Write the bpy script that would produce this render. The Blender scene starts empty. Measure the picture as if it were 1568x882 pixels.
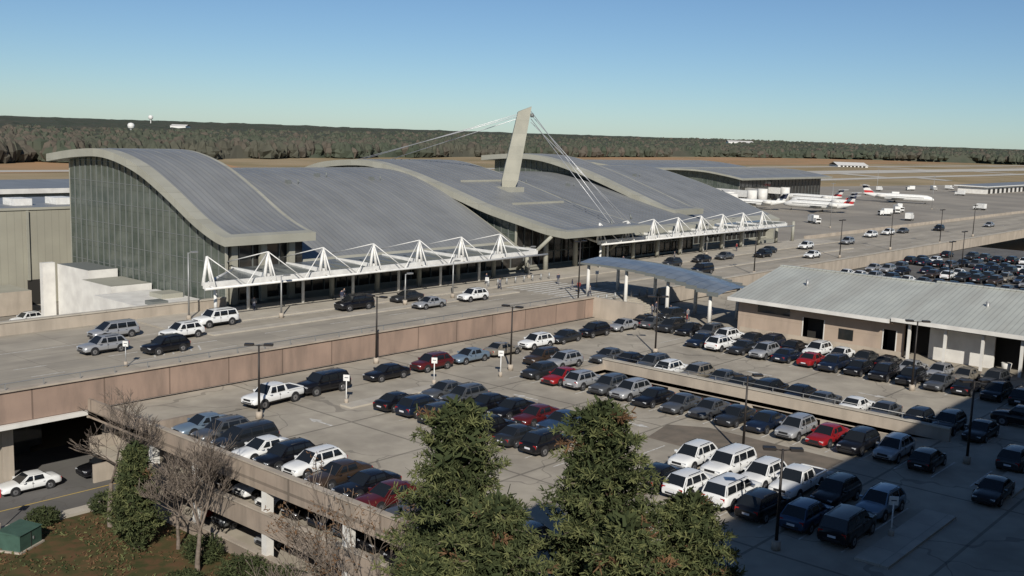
import bpy, math, random
from mathutils import Vector, Matrix, noise
random.seed(7)
R_=random.random
def U_(a,b): return random.uniform(a,b)
sc=bpy.context.scene
COL=bpy.context.collection

# ------------------------------------------------------------ materials
def mat(name,col,rough=.8,metal=0.0,col2=None,scale=1.0,bump=0.0,spec=.4,detail=4,lo=.35,hi=.65,col3=None,scale3=.05,joint=None,stripe=None,coat=0.0,amount3=.5,crack=None,stretch=None):
    m=bpy.data.materials.new(name); m.use_nodes=True
    nt=m.node_tree; N=nt.nodes; L=nt.links
    b=N['Principled BSDF']; b.inputs['Roughness'].default_value=rough; b.inputs['Metallic'].default_value=metal
    b.inputs['Specular IOR Level'].default_value=spec
    b.inputs['Coat Weight'].default_value=coat; b.inputs['Coat Roughness'].default_value=.08
    b.inputs['Base Color'].default_value=(*col,1)
    cur=None
    geo=N.new('ShaderNodeNewGeometry')
    if col2:
        n=N.new('ShaderNodeTexNoise'); n.inputs['Scale'].default_value=scale; n.inputs['Detail'].default_value=detail
        L.new(geo.outputs['Position'],n.inputs['Vector'])
        mr=N.new('ShaderNodeMapRange'); mr.inputs[1].default_value=lo; mr.inputs[2].default_value=hi
        L.new(n.outputs['Fac'],mr.inputs[0])
        mx=N.new('ShaderNodeMix'); mx.data_type='RGBA'; mx.inputs[6].default_value=(*col,1); mx.inputs[7].default_value=(*col2,1)
        L.new(mr.outputs[0],mx.inputs[0]); cur=mx.outputs[2]
        if bump:
            bp=N.new('ShaderNodeBump'); bp.inputs['Strength'].default_value=bump; bp.inputs['Distance'].default_value=.1
            L.new(n.outputs['Fac'],bp.inputs['Height']); L.new(bp.outputs[0],b.inputs['Normal'])
    if col3:
        n=N.new('ShaderNodeTexNoise'); n.inputs['Scale'].default_value=scale3; n.inputs['Detail'].default_value=6; n.inputs['Roughness'].default_value=.6
        if stretch:
            mp=N.new('ShaderNodeMapping'); mp.inputs['Scale'].default_value=stretch; L.new(geo.outputs['Position'],mp.inputs[0]); L.new(mp.outputs[0],n.inputs['Vector'])
        else: L.new(geo.outputs['Position'],n.inputs['Vector'])
        mr=N.new('ShaderNodeMapRange'); mr.inputs[1].default_value=.45; mr.inputs[2].default_value=.62; mr.inputs[4].default_value=amount3
        L.new(n.outputs['Fac'],mr.inputs[0])
        mx=N.new('ShaderNodeMix'); mx.data_type='RGBA'; mx.inputs[7].default_value=(*col3,1)
        if cur: L.new(cur,mx.inputs[6])
        else: mx.inputs[6].default_value=(*col,1)
        L.new(mr.outputs[0],mx.inputs[0]); cur=mx.outputs[2]
    if crack:
        n=N.new('ShaderNodeTexVoronoi'); n.feature='DISTANCE_TO_EDGE'; n.inputs['Scale'].default_value=crack
        nz=N.new('ShaderNodeTexNoise'); nz.inputs['Scale'].default_value=crack*3; L.new(geo.outputs['Position'],nz.inputs['Vector'])
        vm=N.new('ShaderNodeVectorMath'); vm.operation='MULTIPLY_ADD'; vm.inputs[1].default_value=(5,5,0); L.new(nz.outputs['Color'],vm.inputs[0]); L.new(geo.outputs['Position'],vm.inputs[2])
        L.new(vm.outputs[0],n.inputs['Vector'])
        lt=N.new('ShaderNodeMath'); lt.operation='LESS_THAN'; lt.inputs[1].default_value=.006; L.new(n.outputs['Distance'],lt.inputs[0])
        ml=N.new('ShaderNodeMath'); ml.operation='MULTIPLY'; ml.inputs[1].default_value=.4; L.new(lt.outputs[0],ml.inputs[0])
        mx=N.new('ShaderNodeMix'); mx.data_type='RGBA'; mx.inputs[7].default_value=(.09,.08,.07,1)
        if cur: L.new(cur,mx.inputs[6])
        else: mx.inputs[6].default_value=(*col,1)
        L.new(ml.outputs[0],mx.inputs[0]); cur=mx.outputs[2]
    if joint:
        w,h,axes,dk=joint
        sp=N.new('ShaderNodeSeparateXYZ'); L.new(geo.outputs['Position'],sp.inputs[0])
        cb=N.new('ShaderNodeCombineXYZ'); L.new(sp.outputs[axes[0]],cb.inputs[0]); L.new(sp.outputs[axes[1]],cb.inputs[1])
        br=N.new('ShaderNodeTexBrick'); br.offset=0; br.inputs['Scale'].default_value=1
        br.inputs['Brick Width'].default_value=w; br.inputs['Row Height'].default_value=h; br.inputs['Mortar Size'].default_value=min(w,h)*.012
        br.inputs['Color1'].default_value=(1,1,1,1); br.inputs['Color2'].default_value=(.9,.9,.9,1); br.inputs['Mortar'].default_value=(dk,dk,dk,1)
        L.new(cb.outputs[0],br.inputs['Vector'])
        mx=N.new('ShaderNodeMix'); mx.data_type='RGBA'; mx.blend_type='MULTIPLY'; mx.inputs[0].default_value=1
        if cur: L.new(cur,mx.inputs[6])
        else: mx.inputs[6].default_value=(*col,1)
        L.new(br.outputs['Color'],mx.inputs[7]); cur=mx.outputs[2]
    if stripe:
        ax,per,dk,wd=stripe
        sp=N.new('ShaderNodeSeparateXYZ'); L.new(geo.outputs['Position'],sp.inputs[0])
        d=N.new('ShaderNodeMath'); d.operation='DIVIDE'; d.inputs[1].default_value=per; L.new(sp.outputs[ax],d.inputs[0])
        fr=N.new('ShaderNodeMath'); fr.operation='FRACT'; L.new(d.outputs[0],fr.inputs[0])
        lt=N.new('ShaderNodeMath'); lt.operation='LESS_THAN'; lt.inputs[1].default_value=wd; L.new(fr.outputs[0],lt.inputs[0])
        mx=N.new('ShaderNodeMix'); mx.data_type='RGBA'; mx.blend_type='MULTIPLY'
        L.new(lt.outputs[0],mx.inputs[0])
        if cur: L.new(cur,mx.inputs[6])
        else: mx.inputs[6].default_value=(*col,1)
        mx.inputs[7].default_value=(dk,dk,dk,1); cur=mx.outputs[2]
    if cur: L.new(cur,b.inputs['Base Color'])
    return m

M={}
M['ground']=mat('dry_grass',(.32,.24,.14),1,0,(.22,.18,.10),.02,col3=(.38,.30,.195),scale3=.006,spec=.1)
M['grass']=mat('lawn_grass',(.05,.055,.022),1,0,(.10,.075,.035),.55,bump=.8,col3=(.12,.065,.035),scale3=1.1,spec=.1,detail=10,amount3=.8)
M['orange']=mat('winter_field',(.40,.24,.13),1,0,(.29,.20,.11),.01,spec=.1)
M['apron']=mat('apron_concrete',(.34,.305,.25),.9,0,(.28,.25,.21),.05,col3=(.20,.185,.16),scale3=.02,joint=(15,15,(0,1),.75),spec=.2)
M['runway']=mat('runway_concrete',(.50,.47,.41),.9,0,(.42,.39,.34),.02,spec=.2)
M['deck']=mat('deck_concrete',(.42,.375,.30),.9,0,(.35,.31,.25),.5,col3=(.21,.185,.15),scale3=.13,joint=(18.3,9.2,(0,1),.55),spec=.25,bump=.05,crack=.09)
M['deckdark']=mat('sealed_asphalt',(.19,.155,.12),.9,0,(.14,.12,.095),.8,spec=.2)
M['road']=mat('roadway_concrete',(.40,.355,.285),.9,0,(.33,.295,.24),.35,col3=(.205,.185,.155),scale3=.22,stretch=(.12,1.3,1),joint=(6.1,3.6,(0,1),.7),spec=.25)
M['asphalt']=mat('asphalt',(.13,.125,.115),.9,0,(.10,.095,.09),.6,col3=(.17,.16,.15),scale3=.15,spec=.2,crack=.12)
M['sidewalk']=mat('sidewalk_concrete',(.46,.42,.35),.9,0,(.40,.36,.30),.7,joint=(3,3,(0,1),.75),spec=.2)
M['wallpink']=mat('tinted_precast',(.34,.245,.19),.9,0,(.29,.21,.165),.4,col3=(.20,.15,.12),scale3=.3,stretch=(1.5,1,.3),joint=(6.1,30,(0,2),.55),spec=.15,amount3=.7)
M['conc']=mat('cast_concrete',(.42,.36,.29),.9,0,(.36,.31,.25),.5,col3=(.25,.215,.175),scale3=.35,stretch=(1.5,1.5,.3),spec=.2)
M['concx']=mat('garage_precast',(.35,.285,.225),.9,0,(.30,.24,.19),.5,col3=(.18,.15,.12),scale3=.4,stretch=(1,1.5,.3),joint=(9,30,(1,2),.6),spec=.2,amount3=.7)
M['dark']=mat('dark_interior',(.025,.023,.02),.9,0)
M['paint']=mat('road_paint',(.62,.60,.55),.8,0,(.38,.36,.32),2.5,spec=.3)
M['yellow']=mat('yellow_paint',(.55,.38,.08),.8,0,(.45,.33,.12),3)
M['roof']=mat('standing_seam_zinc',(.225,.23,.23),.5,.15,(.195,.20,.20),.25,stripe=(0,.9,.76,.14),spec=.4,col3=(.27,.275,.27),scale3=.25,stretch=(1,.15,.15))
M['fascia']=mat('fascia_panel',(.36,.35,.29),.6,.05,(.32,.31,.255),.3,joint=(3,3,(1,2),.8))
M['gglass']=mat('curtain_wall_glass',(.06,.078,.064),.14,.1,(.12,.135,.115),.35,spec=.6,joint=(3.2,2.9,(1,2),.6))
M['dglass']=mat('shopfront_glass',(.02,.022,.022),.08,0,(.045,.04,.035),.5,spec=.6)
M['cglass']=mat('canopy_glass',(.12,.13,.13),.25,.1,(.18,.19,.18),.6,spec=.5)
M['mull']=mat('mullion_metal',(.17,.18,.17),.5,.2)
M['white']=mat('white_steel',(.72,.71,.67),.45,0,(.6,.59,.56),1.5)
M['wmem']=mat('white_membrane',(.66,.64,.59),.8,0,(.55,.53,.49),.6)
M['mast']=mat('mast_cladding',(.36,.345,.28),.6,.05,(.31,.30,.245),.5,joint=(20,2.4,(0,2),.8))
M['cable']=mat('steel_cable',(.5,.5,.5),.4,.5)
M['tan']=mat('tan_panel',(.40,.315,.25),.9,0,(.36,.285,.22),.4,col3=(.26,.21,.17),scale3=.5,stretch=(1,1,.3),joint=(20,2.0,(0,2),.85),spec=.2)
M['beige']=mat('beige_metal_wall',(.33,.315,.25),.7,.05,(.29,.275,.22),.2,stripe=(0,1.2,.85,.1))
M['mroof']=mat('galvalume_roof',(.47,.48,.43),.5,.1,(.41,.42,.38),.35,stripe=(1,.62,.7,.16),col3=(.34,.33,.29),scale3=.3,stretch=(.2,1.2,1))
M['wglass']=mat('walkway_canopy_glass',(.13,.155,.185),.3,.1,(.19,.215,.24),.5,spec=.5,stripe=(1,1.5,.6,.08))
M['pole']=mat('bronze_pole',(.035,.03,.027),.5,.4)
M['gpole']=mat('galvanised_pole',(.34,.34,.33),.5,.5)
M['bark']=mat('bark',(.15,.12,.09),.95,0,(.09,.07,.05),4,bump=.5)
M['barkg']=mat('grey_bark',(.20,.16,.13),.95,0,(.13,.105,.08),4,bump=.4)
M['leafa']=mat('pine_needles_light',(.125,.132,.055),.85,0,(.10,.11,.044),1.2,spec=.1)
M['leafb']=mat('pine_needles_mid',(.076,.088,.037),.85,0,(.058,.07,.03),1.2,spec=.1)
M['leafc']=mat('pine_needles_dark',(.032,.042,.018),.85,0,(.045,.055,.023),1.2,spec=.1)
M['leafd']=mat('dead_needles',(.15,.085,.045),.9,0,(.11,.065,.035),2,spec=.1)
M['fora']=mat('forest_green',(.052,.064,.045),1,0,(.075,.083,.06),.03,col3=(.10,.084,.068),scale3=.006,spec=.05)  # green lifted and blued a little: distance haze put into the colour
M['forb']=mat('forest_brown',(.105,.088,.07),1,0,(.078,.072,.057),.03,spec=.05)  # brown lifted likewise, carrying distance haze in its colour
M['greenbox']=mat('green_enamel',(.05,.10,.075),.6,0,(.04,.08,.06),2)
M['skin']=mat('skin',(.42,.26,.19),.6)
M['hair']=mat('hair',(.03,.02,.015),.8)
M['navy']=mat('navy_cloth',(.03,.035,.06),.9); M['grey']=mat('grey_cloth',(.15,.15,.16),.9); M['redc']=mat('maroon_cloth',(.2,.03,.03),.9)
M['red']=mat('red_sign',(.45,.03,.03),.6)

# ------------------------------------------------------------ mesh builder
class MB:
    def __init__(s): s.v=[]; s.f=[]; s.m=[]; s.mats=[]; s.sm=[]
    def mi(s,m):
        mm=M[m] if isinstance(m,str) else m
        if mm not in s.mats: s.mats.append(mm)
        return s.mats.index(mm)
    def face(s,pts,m,sm=False):
        i=len(s.v); s.v+= [tuple(p) for p in pts]; s.f.append(tuple(range(i,i+len(pts)))); s.m.append(s.mi(m)); s.sm.append(sm)
    def box(s,x0,x1,y0,y1,z0,z1,m,top=None):
        if x0>x1:x0,x1=x1,x0
        if y0>y1:y0,y1=y1,y0
        i=len(s.v)
        s.v+=[(x0,y0,z0),(x1,y0,z0),(x1,y1,z0),(x0,y1,z0),(x0,y0,z1),(x1,y0,z1),(x1,y1,z1),(x0,y1,z1)]
        F=[(3,2,1,0),(4,5,6,7),(0,1,5,4),(1,2,6,5),(2,3,7,6),(3,0,4,7)]
        for k,f in enumerate(F):
            s.f.append(tuple(i+j for j in f)); s.m.append(s.mi(top if (k==1 and top) else m)); s.sm.append(False)
    def cyl(s,p0,p1,r0,r1=None,n=8,m='white',cap=True,sm=True):
        if r1 is None:r1=r0
        p0=Vector(p0);p1=Vector(p1);d=(p1-p0)
        if d.length<1e-6:return
        d.normalize(); a=d.cross(Vector((0,0,1)))
        if a.length<.01:a=Vector((1,0,0))
        a.normalize(); b=d.cross(a); i=len(s.v)
        for k in range(n):
            t=2*math.pi*k/n; o=a*math.cos(t)+b*math.sin(t)
            s.v.append(tuple(p0+o*r0)); s.v.append(tuple(p1+o*r1))
        k_=s.mi(m)
        for k in range(n):
            j=(k+1)%n; s.f.append((i+2*k,i+2*k+1,i+2*j+1,i+2*j)); s.m.append(k_); s.sm.append(sm)
        if cap:
            s.f.append(tuple(i+2*k for k in range(n))); s.m.append(k_); s.sm.append(False)
            s.f.append(tuple(i+2*k+1 for k in reversed(range(n)))); s.m.append(k_); s.sm.append(False)
    def mesh(s,name):
        me=bpy.data.meshes.new(name); me.from_pydata(s.v,[],s.f)
        for m in s.mats: me.materials.append(m)
        me.polygons.foreach_set('material_index',s.m); me.polygons.foreach_set('use_smooth',s.sm); me.update()
        return me
    def obj(s,name,parent=None,loc=(0,0,0),rot=0):
        o=bpy.data.objects.new(name,s.mesh(name)); COL.objects.link(o); o.location=loc; o.rotation_euler=(0,0,rot)
        if parent:o.parent=parent
        return o
def empty(name):
    o=bpy.data.objects.new(name,None); COL.objects.link(o); return o

# ------------------------------------------------------------ camera, sun, sky
HD=math.radians(40.8); f=1600.0; PT=math.atan(237/f); RL=math.radians(1.9)
F=Vector((math.cos(HD)*math.cos(PT),math.sin(HD)*math.cos(PT),-math.sin(PT)))
Rt=Vector((math.sin(HD),-math.cos(HD),0)); Up=Rt.cross(F)
R2=Rt*math.cos(RL)+Up*math.sin(RL); U2=Up*math.cos(RL)-Rt*math.sin(RL)
cam=bpy.data.cameras.new('camera'); co=bpy.data.objects.new('camera',cam); COL.objects.link(co); sc.camera=co
cam.lens=f/1568*36; cam.sensor_width=36; cam.clip_end=30000; cam.clip_start=.5
mw=Matrix((R2,U2,-F)).transposed().to_4x4(); mw.translation=Vector((0,0,24)); co.matrix_world=mw
EL=math.radians(31); sd=Vector((-.70*math.cos(EL),-.714*math.cos(EL),math.sin(EL))).normalized()
sl=bpy.data.lights.new('sun','SUN'); sl.energy=5.0; sl.angle=math.radians(.53); sl.color=(1,.95,.87)
so=bpy.data.objects.new('sun',sl); COL.objects.link(so); so.rotation_euler=sd.to_track_quat('Z','Y').to_euler(); so.location=(0,0,100)
w=bpy.data.worlds.new('World'); sc.world=w; w.use_nodes=True; nt=w.node_tree
sky=nt.nodes.new('ShaderNodeTexSky'); sky.sky_type='NISHITA'; sky.sun_disc=False; sky.sun_elevation=EL; sky.sun_rotation=math.radians(224.4)
sky.air_density=.8; sky.dust_density=0.15; sky.ozone_density=2.2; sky.altitude=100
tn=nt.nodes.new('ShaderNodeMix'); tn.data_type='RGBA'; tn.blend_type='MULTIPLY'; tn.inputs[0].default_value=1; tn.inputs[7].default_value=(.83,1.0,1.15,1)
nt.links.new(sky.outputs[0],tn.inputs[6])
nt.links.new(tn.outputs[2],nt.nodes['Background'].inputs[0]); nt.nodes['Background'].inputs[1].default_value=.064
sc.view_settings.view_transform='Standard'; sc.view_settings.look='None'; sc.view_settings.exposure=0

# ------------------------------------------------------------ ground & airfield
def sheet(name,pts,z,m,parent=None):
    b=MB(); b.face([(x,y,z) for x,y in pts],m); return b.obj(name,parent)
def rect(x0,x1,y0,y1): return [(x0,y0),(x1,y0),(x1,y1),(x0,y1)]
sheet('ground',rect(-9000,16000,-9000,16000),-6.2,'ground')
sheet('apron',[(20,125),(240,125),(240,110),(640,110),(900,150),(900,290),(640,330),(20,330)],-6.1,'apron')
sheet('lawn',rect(5,41,5,75),-6.15,'grass')
sheet('access_road',rect(-60,130,76.2,92.5),-6.08,'asphalt')
b=MB()
for k,(y0,y1) in enumerate([(372,392),(450,505),(585,605)]):
    b.face([(x,y,-6.04) for x,y in rect(100,3500,y0,y1)],'runway')
for x in (300,620,980,1400,1900,2500):
    for (a,c) in ((330,372),(392,450),(505,585)):
        b.face([(x,a,-6.03),(x+25,a,-6.03),(x+65,c,-6.03),(x+40,c,-6.03)],'runway')
b.face([(x,y,-6.04) for x,y in rect(640,1400,100,118)],'runway')
b.obj('runway')
sheet('winter_field',[(900,640),(2400,700),(2600,1050),(1250,900),(950,860)],-6.05,'orange')
sheet('reddish_field',[(150,560),(420,600),(480,740),(200,740)],-6.05,'orange')

tab=[(-60,700),(-26,760),(-17,910),(-6.6,1147),(4.1,1494),(11,1950),(18,2250),(26,2400),(60,2400)]
def front(a):
    for (a0,r0),(a1,r1) in zip(tab,tab[1:]):
        if a<=a1: return r0+(r1-r0)*(a-a0)/(a1-a0)
    return 2400
def hill(r,a):
    t=min(1,max(0,(r-1500)/3000)); return 18*t*t*(3-2*t)+4*t*math.sin(a*.23+r*.0011)
def pol(a,r):
    th=HD-math.radians(a); return r*math.cos(th),r*math.sin(th)
b=MB(); na=340; nr=60; idx={}
for i in range(na+1):
    a=-55+110*i/na; r0=front(a)+25*noise.noise(Vector((a*.7,0,3)))
    for j in range(nr+1):
        r=r0*( (9500/r0)**((j/nr)**1.25) ); x,y=pol(a,r)
        z=-6.2+(0 if j==0 else 10+5*noise.noise(Vector((x*.02,y*.02,0)))+4*noise.noise(Vector((x*.09,y*.09,5)))+hill(r,a))
        idx[i,j]=len(b.v); b.v.append((x,y,z))
k=b.mi('fora')
for i in range(na):
    for j in range(nr):
        b.f.append((idx[i,j],idx[i,j+1],idx[i+1,j+1],idx[i+1,j])); b.m.append(k); b.sm.append(False)
b.obj('distant_forest')
b=MB()
for q in range(15000):
    a=U_(-40,40); r0=front(a)+60*noise.noise(Vector((a*.5,1,3))); r=r0*(1+R_()**1.9*1.6)-10
    x,y=pol(a,r); zg=-6.2+hill(r,a); brown=R_()<(.5 if (a<-22) else .13+.25*max(0,noise.noise(Vector((x*.004,y*.004,2)))*2))
    h=U_(6,17); rad=U_(2.2,6)*(1+r/4000); m='forb' if brown else 'fora'
    zb=zg+h*.1; i=len(b.v); kk=b.mi(m); n=6; p0=R_()*6
    if brown or R_()<.6:
        rings=[(.55,zb),(1,zg+h*.55),(.6,zg+h*.88)]
    else: rings=[(.9,zb),(.75,zg+h*.5),(.3,zg+h*.85)]
    for rr,z in rings:
        for t in range(n):
            th=p0+t*math.pi*2/n; d=rad*rr*U_(.7,1.25); b.v.append((x+d*math.cos(th),y+d*math.sin(th),z+U_(-1,1)))
    b.v.append((x,y,zg+h))
    for l in range(2):
        for t in range(n):
            t2=(t+1)%n; b.f.append((i+l*n+t,i+l*n+t2,i+l*n+n+t2,i+l*n+n+t)); b.m.append(kk); b.sm.append(False)
    for t in range(n): b.f.append((i+2*n+t,i+2*n+(t+1)%n,i+3*n)); b.m.append(kk); b.sm.append(False)
b.obj('tree_line')
def water_tower(x,y,ztop,r):
    b=MB(); prof=[(0,ztop),(r*.6,ztop-r*.15),(r*.95,ztop-r*.5),(r,ztop-r),(r*.85,ztop-r*1.5),(r*.3,ztop-r*2),(r*.18,ztop-r*2.6),(r*.2,-6)]
    for (r0,z0),(r1,z1) in zip(prof,prof[1:]): b.cyl((x,y,z1),(x,y,z0),r1,max(r0,.01),16,'white',cap=False)
    b.obj('water_tower')
water_tower(1036,1861,20,6.5); water_tower(1856,3207,44,8)
for (a,r,wd,h) in [(11.9,3300,75,24),(-17.7,2900,40,18),(17.5,1500,40,0)]:
    x,y=pol(a,r); e=empty('distant_warehouse'); b=MB(); b.box(-wd/2,wd/2,-20,20,-6,h-4,'white'); 
    b.face([(-wd/2-1,-21,h-4),(wd/2+1,-21,h-4),(wd/2+1,0,h),(-wd/2-1,0,h)],'wmem'); b.face([(-wd/2-1,0,h),(wd/2+1,0,h),(wd/2+1,21,h-4),(-wd/2-1,21,h-4)],'wmem')
    for t in range(-3,4): b.box(t*wd/8-1.5,t*wd/8+1.5,-20.2,-20,-6,min(-1,h-4.5),'dark')
    b.obj('walls_and_roof',e); e.location=(x,y,0); e.rotation_euler=(0,0,HD-math.pi/2)
e=empty('cargo_building'); b=MB(); b.box(740,900,222,240,-6.1,-1.5,'wmem'); b.box(738,902,220,242,-1.5,-.9,'white',top='roof')
for x in range(746,896,10): b.box(x,x+5,221.9,222,-6,-2.8,'dark')
b.obj('walls',e)

# ------------------------------------------------------------ roadway viaduct
e=empty('elevated_roadway')
b=MB()
b.box(-60,430,82.4,108.6,.4,1.6,'conc',top='road'); b.obj('road_slab',e)
b=MB()
b.box(-60,112,81.9,82.4,0.0,2.6,'wallpink'); b.box(-60,112,81.7,82.5,2.6,2.75,'conc'); b.box(-60,112,81.5,82.4,-.35,0,'wmem')
b.box(128,430,81.9,82.4,0.0,2.3,'conc'); b.box(128,430,81.8,82.5,2.3,2.4,'sidewalk')
b.box(230,430,108,108.5,1.6,2.4,'conc')
b.obj('parapet_wall',e)
b=MB()
x=-60
while x<112:
    b.box(x,x+.07,82.0,82.07,2.75,3.25,'gpole'); x+=3.05
b.cyl((-60,82.03,3.25),(112,82.03,3.25),.04,.04,6,'gpole'); b.obj('railing',e)
b=MB()
for x in range(-55,60,9): b.box(x,x+.9,84,85,-6.2,.4,'conc')
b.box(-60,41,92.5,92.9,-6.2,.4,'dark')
for x in range(-55,40,9): b.box(x+2,x+7,92.3,92.5,-5.5,-2.5,'dglass')
b.obj('piers',e)
b=MB(); b.box(-60,41,75,76.2,-6.2,-5.95,'sidewalk')
b.box(-60,112,79.5,79.62,-6.07,-6.066,'yellow'); b.obj('kerb_of_access_road')
b=MB()
b.box(60,232,100.5,108.6,1.6,1.74,'sidewalk'); b.box(62,112,95.2,96.6,1.6,1.74,'sidewalk'); b.box(130,220,92,93.2,1.6,1.74,'sidewalk')
b.obj('terminal_pavement')
b=MB()
for yl in (86,89.5,93):
    x=-50
    while x<420:
        if not(112<x<127): b.face([(x,yl,1.604),(x+3,yl,1.604),(x+3,yl+.14,1.604),(x,yl+.14,1.604)],'paint')
        x+=9
for y0 in (82.9,100.0): b.face([(-60,y0,1.604),(112,y0,1.604),(112,y0+.14,1.604),(-60,y0+.14,1.604)],'paint')
y=83.5
while y<100:
    b.face([(114,y,1.606),(125,y,1.606),(125,y+.6,1.606),(114,y+.6,1.606)],'paint'); y+=1.3
for k in range(6): b.face([(52+k,90+0,1.606),(52+k+.2,90,1.606),(52+k+1.2,92,1.606),(52+k+1,92,1.606)],'paint')
b.obj('roadway_markings')
b=MB(); b.box(-60,72.5,108.6,109.1,-6,2.9,'conc'); b.box(-60,72.5,108.5,109.2,2.9,3.05,'sidewalk'); b.obj('roadside_wall')

# ------------------------------------------------------------ parking deck
dk=empty('parking_garage')
b=MB()
for (x0,x1,y0,y1) in [(41,82,-1,81.5),(82,87,-1,28),(82,87,62,81.5),(87,150,-1,81.5),(112,128,81.5,82.4)]:
    b.box(x0,x1,y0,y1,-.35,0,'conc',top='deck')
b.box(150,270,30,81.5,-.35,0,'conc',top='asphalt')
b.obj('top_deck',dk)
b=MB()
b.face([(82,28,0),(87,28,0),(87,62,-3.2),(82,62,-3.2)],'deck')
b.box(81.75,82,28,62,-3.4,.0,'conc'); b.box(82,87,62,62.3,-3.2,.6,'conc')
b.obj('ramp',dk)
b=MB()
b.box(87,87.35,27,62.3,-.45,1.05,'conc'); b.box(86.9,87.45,27,62.3,1.05,1.17,'sidewalk')
for y in range(29,62,8): b.box(87,87.3,y,y+1.2,-3.3,-.45,'conc')
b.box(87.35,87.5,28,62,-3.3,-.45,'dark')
for y in range(28,62,3): b.box(87.1,87.15,y,y+.05,1.17,1.6,'gpole')
b.cyl((87.12,27,1.6),(87.12,62,1.6),.03,.03,5,'gpole')
b.obj('ramp_wall',dk)
b=MB()
for k,zt in enumerate((1.05,-2.1,-5.2)):
    zb=(-.55,-3.6,-6.2)[k]
    b.box(40.7,41,12,71.5,zb,zt,'concx')
    b.box(40.6,41.1,12,71.5,zt,zt+.1,'conc')
    if k==0: b.box(41,112,81.5,81.85,-.6,0,'conc')
b.box(41,46,71.5,71.8,-.55,1.05,'concx'); b.box(41,41.3,71.8,81.5,-.55,1.05,'concx')
for y in (14,22.5,31,39.5,48,56.5,65,71):
    b.box(40.75,41.35,y,y+.55,-6.2,-.5,'wmem')
for z in (-3.2,-6.15): b.box(41,81.7,12,81,z-.25,z,'conc',top='deck')
for y in range(18,80,12):
    for x in (52,64,76): b.box(x,x+.6,y,y+.6,-6.2,-.35,'wmem')
b.box(81.5,81.7,12,81,-6.2,-.4,'conc')
b.box(41,81.5,80.8,81,-6.2,-4.5,'conc'); b.box(41,112,81.2,81.4,-3.4,-2.2,'conc')
b.obj('spandrels_and_columns',dk)
b=MB()
def stall(x0,x1,ya,yb,step=2.75):
    y=ya
    while y<=yb+.01:
        b.face([(x0,y-.06,.004),(x1,y-.06,.004),(x1,y+.06,.004),(x0,y+.06,.004)],'paint'); y+=step
stall(41.6,47,31,72); stall(58,63.2,23.5,67); stall(63.3,68.6,23.5,67); stall(76.5,81.6,22,66); stall(87.6,93,22,66); stall(103.6,108.8,22,68); stall(108.9,114,22,75)
b.box(63.2,63.3,23.5,67,0,.005,'paint')
for x in range(56,112,6): b.face([(x,72.6,.004),(x+.12,72.6,.004),(x+.12,75.6,.004),(x,75.6,.004)],'paint')
for (x,y,d) in [(53,66,1),(53,52,-1),(72,60,1),(72,48,-1),(98,50,1),(98,38,-1),(72,30,1)]:
    b.face([(x-.12,y-1.4*d,.005),(x+.12,y-1.4*d,.005),(x+.12,y+.4*d,.005),(x-.12,y+.4*d,.005)][::d],'paint')
    b.face([(x-.45,y+.4*d,.005),(x+.45,y+.4*d,.005),(x,y+1.6*d,.005)][::d],'paint')
b.obj('parking_markings')
sheet('asphalt_patch',[(69,31),(75.5,31),(75.8,43),(74,46),(69.5,45)],.006,'deckdark')
b=MB()
for (x0,x1,y0,y1) in [(57.5,69,20.5,22.5),(76,82,19,21),(102.5,115,19,21),(57.5,69,67.5,69)]: b.box(x0,x1,y0,y1,0,.15,'sidewalk')
b.obj('kerb_island')
b=MB(); b.box(111.6,112,74,82.4,0,2.7,'conc'); b.box(112,113,76,76.4,0,1.6,'conc')
for k in range(8): b.box(113,124,82.3-.4*k-.4,82.3-.4*k,0,1.6-.2*k-.2+.2,'sidewalk')
b.obj('entrance_steps')

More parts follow.
